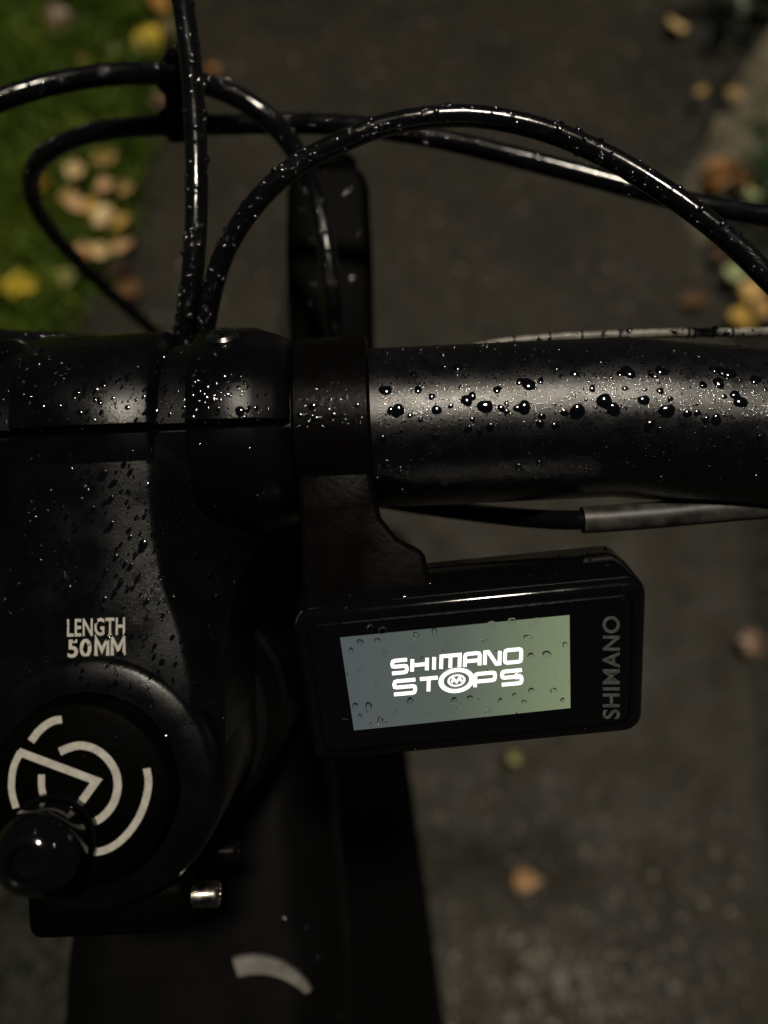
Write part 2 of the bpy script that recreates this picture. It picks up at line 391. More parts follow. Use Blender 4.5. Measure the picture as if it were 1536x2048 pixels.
# ---- handlebar
def barp(a):
    k = max(0, abs(a)-.10)
    return BO+SA*a-SB*(k*.13)+(-SD)*(max(0, abs(a)-.09)*.02)
bp = [barp(a/1000) for a in range(-390, 391, 10)]
v, f = tube(bp, lambda t: .0159 if abs(t-.5)*.78 < .135 else max(.0111, .0159-(abs(t-.5)*.78-.135)*.06), 48)
bar = obj('handlebar', v, f, M['bar'], bike, label='wide black handlebar covered in rain drops')
for s in (-1, 1):
    P = [barp(s*a/1000) for a in range(258, 389, 10)]
    v, f = tube(P, lambda t: .0158+.0006*math.cos(t*60), 20); obj('grip', v, f, M['rubber'], bike)
    P0 = barp(s*.235); v, f = lathe(P0, SA, [(-.012, .0135), (-.012, .017), (.012, .017), (.012, .0135)], 24, closed_prof=True)
    lv = obj('brake_lever', v, f, M['plastic'], bike)
    v, f = tube(crom([P0+SB*.015, P0+SB*.045+SA*s*.01, P0+SB*.05+SA*s*.06, P0+SB*.042+SA*s*.1], 6), .0045, 10); obj('lever_blade', v, f, M['plastic'], lv)
# ---- stem
def half(prof_h):
    out = [(-a, r) for a, r in reversed(prof_h)]+prof_h
    return out
ph = [(0.0, .0208), (.0117, .0208), (.0124, .0203), (.0131, .0180), (.0179, .0180), (.0186, .0203), (.0193, .0208), (.0292, .0208), (.0305, .0203), (.0335, .0192), (.0356, .0182), (.0365, .0170)]
hp = [(-a, r) for a, r in reversed(ph[1:])]+ph
inner = [(.0365, .0162), (-.0365, .0162)]
secs = []
for (b, ta, oa, dt, dsn, db) in [(.0598, .0112, .0340, .1352, .1455, .1745), (.052, .0112, .0338, .1350, .147, .1745), (.042, .0115, .0300, .1347, .150, .172), (.033, .0132, .0240, .1340, .147, .171),
                                 (.024, .0158, .0226, .1332, .1415, .171), (.015, .0175, .0226, .1326, .1375, .171), (.0, .0165, .0222, .1322, .137, .171)]:
    ring = [S(-ta, b, dt), S(ta, b, dt), S(ta+.0012, b, dt+.0006), S(oa-.002, b, dsn-.001), S(oa, b, dsn+.001), S(oa, b, db), S(oa-.004, b, db+.002), S(-oa+.004, b, db+.002), S(-oa, b, db), S(-oa, b, dsn+.001), S(-oa+.002, b, dsn-.001), S(-ta-.0012, b, dt+.0006)]
    secs.append(ring)
boss = lathe(S(0, 0, .1318), SD, [(0.0018, .0150), (0, .0158), (0, .0205), (.0008, .0216), (.003, .0227), (.036, .0227), (.0395, .022), (.0395, .014)], 56)
barrel = lathe(BO, SA, hp+inner, 26, R(3.0), R(128), ref=-SD, closed_prof=True)
stem = obj('stem', *join(loft(secs), boss, barrel), M['stem'], bike, label='black wet handlebar stem with printed length mark')
stem.data.materials[0] = M['stem']
fv, ff = lathe(BO, SA, hp+inner, 44, R(-215), R(-2.0), ref=-SD, closed_prof=True)
# lathe turns from the camera side round the front of the bar
fp = obj('faceplate', fv, ff, M['stem'], stem)
for a in (.0243, -.0243):
    c = S(a, BB+.0163, BD-.0125); ax = (SB*.80-SD*.6).normalized()
    v, f = lathe(c-ax*.004, ax, [(0, .0030), (.0048, .0030), (.0054, .0025), (.0054, .0014), (.0035, .0012)], 20); obj('bolt', v, f, M['steel'], stem)
    c2 = S(a, BB+.0205, BD+.0115); v, f = lathe(c2-SB*.004, SB, [(0, .0049), (.006, .0049), (.0068, .0042)], 16); obj('bolt', v, f, M['steel'], stem)
# pinch bolts and ears behind the steerer
for dz in (.010, .028):
    v, f = box(S(0, -.0245, .1318+dz), SA, SB, SD, .029, .010, .0100); obj('clamp_ear', v, f, M['lamp'], stem, bevel=.0025, segs=3)
    c = S(.0148, -.0245, .1318+dz)
    v, f = lathe(c, SA, [(-.001, .0024), (.0038, .0024), (.0044, .0020), (.0044, .0011), (.003, .0010)], 18); obj('bolt', v, f, M['steel'] if dz < .02 else M['plastic'], stem)
def stretch(fn): return fn
# ---- flat print helper: ribbons along polylines
def ribbon(P2, wd, place, z):
    """P2: list of 2D points, place(x, y, z) -> world. mitred ribbon with a little thickness"""
    n = len(P2); V = []; Fc = []
    P2 = [Vector((p[0], p[1])) for p in P2]
    for i in range(n):
        t0 = (P2[i]-P2[i-1]).normalized() if i > 0 else (P2[1]-P2[0]).normalized()
        t1 = (P2[i+1]-P2[i]).normalized() if i < n-1 else t0
        nn = Vector((-(t0+t1).y, (t0+t1).x)).normalized(); n0 = Vector((-t0.y, t0.x))
        k = 1/max(.35, nn.dot(n0)); w_ = wd(i/(n-1)) if callable(wd) else wd
        for s in (-1, 1): V.append(place(*(P2[i]+nn*(s*w_/2*k)), z))
    for i in range(n-1): Fc.append((2*i, 2*i+1, 2*i+3, 2*i+2))
    return V, Fc
def smooth2(P, n=6): return [(p.x, p.y) for p in crom([Vector((a, b, 0)) for a, b in P], n)]
def text_mesh(body, size, place, name, m, parent, bold=0.0, xs=1.0, space=1.0, lines=1.0):
    cu = bpy.data.curves.new('t', 'FONT'); cu.body = body; cu.size = 1; cu.offset = bold; cu.align_x = 'LEFT'; cu.space_character = space; cu.space_line = lines; cu.resolution_u = 4
    to = bpy.data.objects.new('t', cu); col.objects.link(to); bpy.context.view_layer.update()
    me = bpy.data.meshes.new_from_object(to.evaluated_get(bpy.context.evaluated_depsgraph_get()))
    xsn = [v.co.x for v in me.vertices]; ysn = [v.co.y for v in me.vertices]
    x0, x1, y0, y1 = min(xsn), max(xsn), min(ysn), max(ysn)
    V = [place((v.co.x-x0)/(x1-x0), (v.co.y-y0)/(y1-y0)) for v in me.vertices]; Fc = [tuple(p.vertices) for p in me.polygons]
    bpy.data.objects.remove(to); bpy.data.curves.remove(cu); bpy.data.meshes.remove(me)
    return obj(name, V, Fc, m, parent, smooth=False)
# length mark on the stem top
def stemtop(b):                                        # depth of the top flat
    st = [(.0598, .1352), (.052, .1350), (.042, .1347), (.033, .1340), (.024, .1332), (.015, .1326), (0, .1322)]
    for (b1, d1), (b2, d2) in zip(st, st[1:]):
        if b1 >= b >= b2: return d1+(d2-d1)*(b1-b)/(b1-b2)
    return .1322
def place_px(x, y, dpl):
    r, u, _ = loc3(x, y, dpl); return r, u
def on_stem(x, y):
    d = .1335
    for _ in range(4):
        p = loc3(x, y, d); q = L(p)-SO; d = stemtop(q.dot(SB))-.00012
    return L(loc3(x, y, d))
# ---- top cap with its emblem, and the domed knob
CD = .1268
capc = S(0, 0, 0)
v, f = lathe(S(0, 0, .1268), SD, [(0, 0), (0, .0143), (.0004, .0150), (.0012, .0154), (.006, .0154)], 56)
cap = obj('top_cap', v, f, M['lamp'], bike, label='round black top cap with a pale ring emblem')
def emb(x, y, z=0): return W(x/3.657, 1400+y/3.657, CD-.00012-z)
strokes = [([(452, 142), (400, 150), (340, 180), (280, 232), (226, 303)], 56, True),
           ([(118, 790), (92, 700), (84, 610), (100, 490), (150, 378)], 50, True),
           ([(135, 378), (705, 592), (545, 812)], 58, False),
           ([(332, 742), (306, 650), (303, 545)], 50, True),
           ([(436, 378), (520, 345), (600, 333), (700, 362), (790, 435), (846, 530), (860, 640), (832, 750), (770, 836), (695, 888), (612, 906)], 58, True),
           ([(1072, 500), (1086, 600), (1068, 720), (1020, 850), (940, 970), (845, 1058), (760, 1100), (680, 1116)], 54, True)]
pr = []
for i, (P, wd, sm) in enumerate(strokes):
    pr.append(ribbon(smooth2(P) if sm else P, wd, emb, i*.00001))
obj('emblem', *join(*pr), M['paint'], cap, smooth=False)
kc = W(82, 1700, .1215)
v, f = lathe(kc, -SD, [(-.0058, .0052), (-.0045, .0064), (-.001, .0069), (.002, .0066), (.0042, .0054), (.0054, .0040), (.0056, .0033), (.0054, .0029), (.0036, .0027), (.0034, .0)], 36)
knob = obj('knob', v, f, M['gloss'], bike, label='glossy black domed knob standing on the top cap')
v, f = lathe(kc+SD*.0048, SD, [(-.0008, .0066), (-.0008, .0073), (.0008, .0073), (.0008, .0066)], 36, closed_prof=True); obj('collar', v, f, M['gloss'], knob)

# ---- display with its clamp
r_s, r_e = loc3(582, 857, .137)[0], loc3(742, 857, .137)[0]
a_s, a_e = r_s-r0+.0027, r_e-r0+.0027
prof = [(a_s, .0165), (a_s, .0176), (a_s+.0006, .0184), (a_e-.0006, .0184), (a_e, .0176), (a_e, .0165)]
v, f = lathe(BO, SA, prof, 56, closed_prof=True)
cl = obj('display_clamp', v, f, M['plastic'], bike, label='black plastic clamp band holding the display on the bar')
arm_px = [(592, 905), (738, 893), (748, 980), (762, 1036), (796, 1078), (850, 1106), (880, 1250), (640, 1275), (603, 1200), (598, 1050)]
v, f = prism([W(x, y, .1395) for x, y in arm_px], AX*.012)
obj('clamp_arm', v, f, M['plastic'], cl, bevel=.0012, segs=3)

DR, DT = R(5.6), R(21)
DX = RT*math.cos(DR)+UP*math.sin(DR)
dy0 = UP*math.cos(DR)-RT*math.sin(DR)
DY = dy0*math.cos(DT)-AX*math.sin(DT)
DN = DX.cross(DY).normalized()                          # towards the rider's eye
DO = W(948, 1352, .1395)
def D(x, y, z=0): return DO+DX*x+DY*y+DN*z
def onD(px, py, z=0):                                   # photo pixel -> point on the display plane raised by z
    ray = (W(px, py, 1.0)-CAM); o_ = D(0, 0, z)
    return CAM+ray*((o_-CAM).dot(DN)/ray.dot(DN))
def rrect(w_, h_, r, n=6, skew=0):
    P = []
    for cx, cy, a0 in ((w_/2-r, h_/2-r, 0), (-w_/2+r, h_/2-r, 90), (-w_/2+r, -h_/2+r, 180), (w_/2-r, -h_/2+r, 270)):
        for k in range(n+1):
            a = R(a0+90*k/n); P.append((cx+r*math.cos(a), cy+r*math.sin(a)))
    return P
DW, DH = .0628, .0325
rings = []
for (z, g) in [(-.0205, -.005), (-.0195, -.003), (-.0165, -.0006), (-.010, 0), (-.0022, 0), (-.0010, -.0003), (-.0003, -.0009), (0, -.0018)]:
    rings.append([D(x, y, z) for x, y in rrect(DW+2*g, DH+2*g, max(.001, .0036+g), 6)])
disp = obj('display_unit', *loft(rings), M['gloss'], bike, label='black rounded display unit with a lit screen')
# raised bezel line round the glass
ro = [D(x, y, .0001) for x, y in rrect(DW-.0052, DH-.0052, .0022, 6)]; ri = [D(x, y, .0003) for x, y in rrect(DW-.0058, DH-.0058, .0020, 6)]
rim = [D(x, y, -.0003) for x, y in rrect(DW-.0050, DH-.0050, .0022, 6)]
n = len(ro); obj('glass_rim', rim+ro+ri, [(i, (i+1) % n, n+(i+1) % n, n+i) for i in range(n)]+[(n+i, n+(i+1) % n, 2*n+(i+1) % n, 2*n+i) for i in range(n)], M['plastic'], disp)
# screen
m = mat('screen', (0.02, 0.02, 0.02), 0.15); nn = m.node_tree.nodes; ll = m.node_tree.links
tc = nn.new('ShaderNodeTexCoord'); mp = nn.new('ShaderNodeMapping'); gr = nn.new('ShaderNodeTexGradient'); rp = nn.new('ShaderNodeValToRGB')
mp.inputs['Location'].default_value = (0.5, 0, 0); mp.inputs['Scale'].default_value = (24, 0, 0)
ll.new(tc.outputs['Object'], mp.inputs['Vector']); ll.new(mp.outputs[0], gr.inputs[0]); ll.new(gr.outputs['Fac'], rp.inputs['Fac'])
e = rp.color_ramp.elements; e[0].color = (.066, .080, .085, 1); e[1].color = (.19, .235, .13, 1); e[0].position = 0; e[1].position = 1
x_ = rp.color_ramp.elements.new(.45); x_.color = (.078, .098, .082, 1)
ll.new(rp.outputs['Color'], nn['Principled BSDF'].inputs['Emission Color']); nn['Principled BSDF'].inputs['Emission Strength'].default_value = 1.0
sc = [onD(x, y, .00012) for x, y in [(680, 1275), (1139, 1230), (1141, 1416), (708, 1461)]]
scr = obj('screen', sc, [(0, 1, 2, 3)], m, disp, smooth=False, label='lit grey green screen')
# squared stroke letters for the lit text
GL = {'L': [[(0, 1), (0, 0), (1, 0)]], 'E': [[(1, 1), (0, 1), (0, 0), (1, 0)], [(.1, .5), (.85, .5)]], 'G': [[(1, .75), (1, 1), (0, 1), (0, 0), (1, 0), (1, .48), (.55, .48)]], 'W': [[(0, 0), (0, 1), (.5, .3), (1, 1), (1, 0)]], 'Z': [[(0, 0), (0, 1), (1, 0), (1, 1)]],
      '5': [[(1, 1), (0, 1), (0, .56), (1, .56), (1, 0), (0, 0)]], 'S': [[(1, 1), (0, 1), (0, .52), (1, .52), (1, 0), (0, 0)]], 'H': [[(0, 0), (0, 1)], [(1, 0), (1, 1)], [(.1, .5), (.9, .5)]], 'I': [[(.5, 0), (.5, 1)]],
      'M': [[(0, 0), (0, 1), (1, 1), (1, 0)], [(.5, .9), (.5, 0)]], 'A': [[(0, 0), (0, 1), (1, 1), (1, 0)], [(.1, .42), (.9, .42)]],
      'N': [[(0, 0), (0, 1), (.22, 1), (.78, 0), (1, 0), (1, 1)]], 'O': [[(.5, 0), (0, 0), (0, 1), (1, 1), (1, 0), (.5, 0)]],
      'T': [[(0, 1), (1, 1)], [(.5, .9), (.5, 0)]], 'P': [[(0, 0), (0, 1), (1, 1), (1, .42), (.1, .42)]]}
cnt = [0]
def word(items, A, Bv, C, th):
    """items: (letter, x0, x1); A = baseline left px, Bv = baseline right px, C = height px"""
    out = []
    for ch, x0, x1 in items:
        for st in GL[ch]:
            cnt[0] += 1; zz = .00018+cnt[0]*.000004
            P = [(x0+(x1-x0)*p[0], p[1]) for p in st]
            def pl(u_, v_, z): return onD(A[0]+(Bv[0]-A[0])*u_+.0*v_, A[1]+(Bv[1]-A[1])*u_-C*v_, zz)
            # even stroke in pixels: work in px space
            Pp = [(A[0]+(Bv[0]-A[0])*u_+v_*C*.03, A[1]+(Bv[1]-A[1])*u_-C*v_) for u_, v_ in P]
            Q = [Pp[0]]
            for i in range(1, len(Pp)-1):
                a, b, c = Vector(Pp[i-1]), Vector(Pp[i]), Vector(Pp[i+1])
                k = min(5.0, (a-b).length*.4, (c-b).length*.4)
                if ch in 'SOPA':
                    p, q = b+(a-b).normalized()*k, b+(c-b).normalized()*k
                    for t in (0, .5, 1): Q.append(tuple(p*(1-t)**2+b*2*t*(1-t)+q*t*t))
                else: Q.append(tuple(b))
            Q.append(Pp[-1])
            out.append(ribbon(Q, th, lambda x, y, z, zz=zz: onD(x, y, zz), 0))
    return out
L1 = []; x = 0
for ch, wd in zip('SHIMANO', (1, 1, .25, 1.25, 1, 1, 1.1)):
    L1.append([ch, x, x+wd]); x += wd+.36
T = x-.36; L1 = [(c, a/T, b/T) for c, a, b in L1]
pr = word(L1, (784, 1347), (1042, 1323), 25, 7.5)
pr += word([('S', 0, .165), ('T', .20, .34), ('P', .635, .79), ('S', .845, 1)], (788, 1389), (1043, 1366), 26, 7.5)
obj('screen_lettering', *join(*pr), M['text'], disp, smooth=False)
def ell(cx, cy, rx, ry, wd, z, n=40):
    V = []; Fc = []
    for k in range(n):
        a = 2*math.pi*k/n
        for s in (1, 0): V.append(onD(cx+(rx-wd*(1-s))*math.cos(a), cy+(ry-wd*(1-s)*.8)*math.sin(a)-.09*(rx-wd*(1-s))*math.cos(a), z))
    for k in range(n): k2 = (k+1) % n; Fc.append((2*k, 2*k+1, 2*k2+1, 2*k2))
    return V, Fc
em = [ell(913, 1361, 36, 25, 10, .00040), ell(913, 1361, 18, 12, 4, .00041)]
em.append(ribbon([(903, 1366), (907, 1357), (913, 1364), (919, 1356), (924, 1363)], 5, lambda x, y, z: onD(x, y, .00042), 0))
obj('screen_emblem', *join(*em), M['text'], disp, smooth=False)
def letters(seq, gap):
    out = []; x = 0
    for ch, wd in seq: out.append((ch, x, x+wd)); x += wd+gap
    T_ = x-gap
    return [(c, a/T_, b/T_) for c, a, b in out]
def print_row(items, conv, th, base):
    out = []
    for k, (ch, x0, x1) in enumerate(items):
        for q, st in enumerate(GL[ch]):
            out.append(ribbon([conv(x0+(x1-x0)*p[0], p[1]) for p in st], th, base, -.000004*(k+q)))
    return out
def on_stem_z(x, y, z): return on_stem(x, y)+SD*z
text_mesh('LENGTH', 1, lambda u_, v_: on_stem(134+u_*116, 1274-u_*4-v_*36), 'length_lettering', M['paint'], stem, bold=.022, space=1.06)
text_mesh('50', 1, lambda u_, v_: on_stem(135+u_*48, 1316-u_*2-v_*37), 'length_lettering', M['paint'], stem, bold=.026, space=1.06)
pr = print_row([('W', 0, .42), ('W', .58, 1)], lambda u_, v_: (192+u_*56, 1312-u_*2-v_*35), 7.0, on_stem_z)
obj('length_lettering', *join(*pr), M['paint'], stem, smooth=False)
text_mesh('SHIMANO', 1, lambda u_, v_: onD(1240-v_*35, 1438-u_*206, .00015), 'face_lettering', M['greyprint'], disp, bold=.024, space=1.06)

# ---- hoses and cables
def hose(px, rad, name='brake_hose', label=None, m='hose', n=8, seg=16):
    P = crom([W(*p) for p in px], n)
    v, f = tube(P, rad, seg); o = obj(name, v, f, M[m], bike, label=label)
    return o, P
H = []
H.append(hose([(335, -140, .1685), (354, -50, .168), (372, 50, .1672), (386, 180, .166), (393, 320, .1645), (392, 450, .164), (384, 560, .1655), (372, 640, .169), (362, 720, .174), (350, 860, .185), (340, 1000, .21)], .0024,
              label='black hose running upright from the stem to the top edge'))
H.append(hose([(-400, 330, .17), (-160, 262, .178), (-40, 215, .184), (60, 180, .188), (150, 158, .190), (250, 147, .191), (335, 150, .191), (410, 168, .191), (480, 197, .191), (540, 240, .192), (592, 305, .195), (625, 380, .198), (645, 450, .199), (658, 530, .199), (666, 600, .200), (672, 690, .203), (670, 850, .215), (650, 1000, .25)], .0026,
              label='black hose arching from the left edge down over the lamp housing'))
H.append(hose([(1900, 520, .17), (1650, 455, .18), (1500, 427, .186), (1400, 411, .190), (1300, 385, .193), (1150, 345, .195), (1000, 306, .197), (850, 272, .199), (720, 253, .2), (600, 247, .201), (450, 249, .203), (300, 252, .206), (190, 265, .210), (110, 296, .218), (66, 340, .228), (66, 400, .245), (108, 470, .265), (172, 540, .29), (250, 612, .315), (325, 680, .34), (420, 780, .37)], .0026,
              label='long black hose crossing from the right edge and looping back at the left'))
H.append(hose([(405, 780, .178), (408, 700, .172), (414, 640, .168), (428, 570, .164), (456, 490, .161), (515, 402, .158), (592, 332, .1565), (680, 285, .155), (780, 248, .1542), (900, 232, .1540), (1000, 239, .1540), (1100, 264, .1532), (1200, 306, .1515), (1300, 363, .1497), (1400, 432, .1482), (1480, 500, .1475), (1560, 580, .147), (1720, 740, .148)], .00215,
              label='black hose arching over the others from the stem to the right edge'))
pc_ = [(800, 760, .17), (900, 712, .168), (970, 691, .166), (1050, 680, .165), (1150, 673, .165), (1250, 669, .165), (1350, 666, .165), (1450, 665, .165), (1560, 662, .165), (1800, 654, .166)]  # thin pale tube making the bright line on the bar's front edge
H.append(hose(pc_, .0010, 'cable', 'thin pale line along the front of the right bar half', 'pale'))  # tube for the pale line, under the shared object name 'cable'
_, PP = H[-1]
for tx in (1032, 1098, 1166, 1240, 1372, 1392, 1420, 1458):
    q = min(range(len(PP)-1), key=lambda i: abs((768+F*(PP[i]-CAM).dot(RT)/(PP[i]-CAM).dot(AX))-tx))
    v, f = lathe(PP[q], (PP[q+1]-PP[q]), [(-.00022, .0009), (-.00022, .0012), (.00022, .0012), (.00022, .0009)], 14, closed_prof=True); obj('dark_band', v, f, M['hose'], H[-1][0])  # narrow dark bands break the pale line at its gaps
H.append(hose([(-300, 655, .185), (-100, 664, .185), (40, 676, .186), (120, 680, .187), (200, 687, .189), (270, 697, .191), (330, 712, .194), (420, 760, .2)], .0018, 'cable', label='thin wet cable running in front of the left bar half'))
sl, slP = hose([(1164, 1040, .153), (1200, 1038, .153), (1300, 1031, .153), (1420, 1020, .153), (1560, 1008, .153), (1800, 985, .154)], .0027, 'cable_sleeve', 'translucent grey sleeve on the cable under the right bar half', 'sleeve')
for c_ in range(1): H.append(hose([(760, 1000, .185), (900, 1020, .174), (1050, 1036, .160), (1166, 1040, .153), (1300, 1031, .153)], .0020, 'cable', label='thin black cable under the bar leading into the grey sleeve'))
# clip tying two hoses together, behind the upright hose
pa, pb = W(347, 150, .191), W(352, 251, .2045)
t_a = (W(410, 168, .191)-W(250, 147, .191)).normalized(); t_b = (W(450, 249, .203)-W(300, 252, .206)).normalized()
cv = [lathe(pa, t_a, [(-.0022, .0027), (-.0022, .0040), (-.0015, .0046), (.0015, .0046), (.0022, .0040), (.0022, .0027)], 28, closed_prof=True),
      lathe(pb, t_b, [(-.0022, .0027), (-.0022, .0036), (-.0015, .0042), (.0015, .0042), (.0022, .0036), (.0022, .0027)], 28, closed_prof=True)]
dv = (pb-pa).normalized()
cv.append(tube([pa+dv*.003, pa.lerp(pb, .25), pa.lerp(pb, .5), pa.lerp(pb, .75), pb-dv*.003], lambda t: .0024+.0018*(2*t-1)**2, 16))
cv.append(tube([pa-dv*.003, pa-dv*.0045, pa-dv*.0062], lambda t: .0026-.0012*t, 14))
obj('cable_clip', *join(*cv), M['plastic'], bike, label='small black clip tying two hoses together behind the upright hose')

# ---- lamp housing in front of the bar
lp = [(578, 700), (570, 500), (572, 372), (584, 338), (612, 324), (700, 322), (728, 336), (738, 372), (744, 500), (748, 700), (752, 900), (585, 900)]
v, f = prism([W(x, y, .238) for x, y in lp], AX*.022)
lamp = obj('front_lamp', v, f, M['lamp'], bike, bevel=.003, segs=3, label='long dark lamp housing reaching forward below the bar')
bp_ = [(430, 1010), (600, 1000), (740, 1000), (745, 1330), (640, 1420), (440, 1400)]  # added dark block that hides the lit gap beside the stem
v, f = prism([W(x, y, .205) for x, y in bp_], AX*.03); obj('gap_filler', v, f, M['lamp'], lamp, bevel=.004, segs=2)
v, f = lathe(W(655, 326, .249), UP, [(-.004, .0095), (.0001, .0095), (.0004, .009), (.0004, .0)], 24); obj('lens_ring', v, f, M['lamp'], lamp)
c0 = S(.028, BB, BD+.016); v, f = tube([c0, c0.lerp(W(665, 840, .245), .5), W(665, 840, .245)], .006, 14); obj('lamp_bracket', v, f, M['plastic'], lamp)

# ---- head tube, fork, frame
ht0 = S(0, 0, .1715)
v, f = lathe(ht0, SD, [(0, .0180), (0, .0245), (.004, .0262), (.012, .0262), (.013, .0275), (.13, .0300), (.14, .0315), (.146, .0300), (.146, .01)], 48)
obj('head_tube', v, f, M['frame'], bike)
XC = -.0525
def sect(c, ex, ey, hw, hh, ch):
    return [c+ex*x+ey*y for x, y in ((-hw+ch, hh), (hw-ch, hh), (hw, hh-ch), (hw, -hh+ch), (hw-ch, -hh), (-hw+ch, -hh), (-hw, -hh+ch), (-hw, hh-ch))]
hp0 = ht0+SD*.085
TD = Vector((0, -1, -.22)).normalized(); TN = Vector((0, -.22, 1)).normalized()
tt = []
for s, hw, hh in ((-.005, .030, .030), (.04, .036, .030), (.09, .041, .029), (.16, .041, .027), (.3, .034, .024), (.52, .026, .022)):
    c = hp0+TD*s; c.x = XC; tt.append(sect(c, RT, TN, hw, hh, .013))
v, f = loft(tt); top = obj('top_tube', v, f, M['frame'], bike, bevel=.004, segs=3, sharp=20)
# port ring on the top tube: only its lit arc is shaped
bv = BVHTree.FromPolygons(v, f)
ray = (W(512, 2040, 1)-CAM).normalized(); hit = bv.ray_cast(CAM, ray)
pc = hit[0] if hit[0] else W(512, 2040, .3); pn = TN
def on_top(x, y, z=0):
    q = bv.ray_cast(CAM, (W(x, y, 1)-CAM).normalized())
    return (q[0] if q[0] else W(x, y, .3))+TN*z
AV = []; AF = []
for k in range(25):
    a = R(108-k*3.3); wd = 38*(1-.6*(k/24)**2)
    for rr, z in ((133, .0002), (131, .0016), (133-wd, .0016), (131-wd, .0002)):
        AV.append(on_top(508+rr*math.cos(a), 2040-rr*math.sin(a), z))
for k in range(24):
    for i in range(3): AF.append((k*4+i, k*4+i+1, k*4+5+i, k*4+4+i))
obj('lit_ring_arc', AV, AF, M['ring'], top, label='pale grey arc on the top tube, only the lit part of a port ring')
# wide flared body, shaped to cover the dark area below the top tube
edge = [(800, 1380, .385), (818, 1530, .40), (842, 1700, .42), (868, 1880, .445), (893, 2070, .47), (930, 2400, .52)]
sec = []
for (x, y, d) in edge:
    p = W(x, y, d); hw = p.x-XC; c = Vector((XC, p.y, p.z-.02)); sec.append(sect(c, RT, Vector((0, .55, .83)), hw, .035, .016))
v, f = loft(sec); dark_body = obj('dark_flared_body', v, f, M['frame'], bike, bevel=.003, segs=2, sharp=20, label='wide dark flared body below the top tube')
bbp = Vector((XC, -.62, .33))
e0 = sum((Vector(q) for q in sec[-1]), Vector())/8
v, f = loft([sect(Vector((XC, -.02, .70)), RT, Vector((0, .6, .8)), .034, .03, .012), sect((e0+bbp)/2+Vector((0, .05, .0)), RT, Vector((0, .6, .8)), .045, .04, .014), sect(bbp, RT, Vector((0, .6, .8)), .05, .05, .02)])
obj('down_tube', v, f, M['frame'], bike)
# fork, wheels
WR = .345
ax_pt = ht0+SD*.60+Vector((0, .04, 0)); ax_pt.z = WR; ax_pt.x = XC
crown = ht0+SD*.165; crown.x = XC
v, f = box(crown, RT, SB, SD, .13, .045, .035); fork = obj('fork', v, f, M['frame'], bike, bevel=.008, segs=3)
for s in (-1, 1):
    a = crown+RT*(s*.058); b = Vector((XC+s*.058, ax_pt.y, WR))
    v, f = tube([a, a.lerp(b, .45), a.lerp(b, .46), a.lerp(b, .47), b], lambda t: .0165 if t < .4 else .021, 20); obj('fork_leg', v, f, M['frame'], fork)
def wheel(c):
    v, f = lathe(c, RT, [(.030*math.cos(k*math.pi/8), WR-.030+.030*math.sin(k*math.pi/8)) for k in range(16)], 72, closed_prof=True)
    wh = obj('wheel', v, f, M['rubber'], bike)
    v, f = lathe(c, RT, [(-.014, WR-.052), (-.016, WR-.04), (.016, WR-.04), (.014, WR-.052)], 60, closed_prof=True); obj('rim', v, f, M['frame'], wh)
    v, f = lathe(c, RT, [(-.065, .008), (-.03, .012), (-.03, .026), (-.024, .026), (-.02, .014), (.02, .014), (.024, .026), (.03, .026), (.03, .012), (.065, .008)], 24); obj('hub', v, f, M['frame'], wh)
    for k in range(24):
        a = 2*math.pi*k/24; s = -1 if k % 2 else 1
        p = c+RT*(s*.026)+Vector((0, math.cos(a+.5*s), math.sin(a+.5*s)))*.024; q = c+Vector((0, math.cos(a), math.sin(a)))*(WR-.048)
        v, f = tube([p, (p+q)/2, q], .0011, 6); obj('spoke', v, f, M['steel'], wh)
wheel(ax_pt)
rear = Vector((XC, bbp.y-.45, WR)); wheel(rear)
for s in (-1, 1):
    v, f = tube([bbp+RT*(s*.03), bbp+RT*(s*.05)+Vector((0, -.1, .0)), rear+RT*(s*.066)], .011, 14); obj('chain_stay', v, f, M['frame'], bike)
    stt = Vector((XC, -.78, .76)); v, f = tube([stt+RT*(s*.014), stt.lerp(rear, .5)+RT*(s*.05), rear+RT*(s*.066)], .009, 12); obj('seat_stay', v, f, M['frame'], bike)
    v, f = tube([bbp+RT*(s*.06), bbp+RT*(s*.085), bbp+RT*(s*.09)+Vector((0, s*.09, -s*.14))], .010, 12); cr = obj('crank', v, f, M['frame'], bike)
    v, f = box(bbp+RT*(s*.145)+Vector((0, s*.09, -s*.14)), RT, Vector((0, 1, 0)), Vector((0, 0, 1)), .10, .09, .018); obj('pedal', v, f, M['plastic'], cr, bevel=.004)
v, f = tube([bbp, Vector((XC, -.78, .76)), Vector((XC, -.83, .98))], .0165, 18); obj('seat_tube', v, f, M['frame'], bike)
ss = [[Vector((XC+hw*math.cos(a), y, 1.0+z+.02*math.sin(a))) for a in [2*math.pi*k/16 for k in range(16)]] for y, hw, z in ((-.70, .012, 0), (-.76, .022, .005), (-.84, .035, .005), (-.91, .065, .01), (-.96, .07, .018), (-.98, .04, .02))]
v, f = loft(ss); obj('saddle', v, f, M['rubber'], bike)

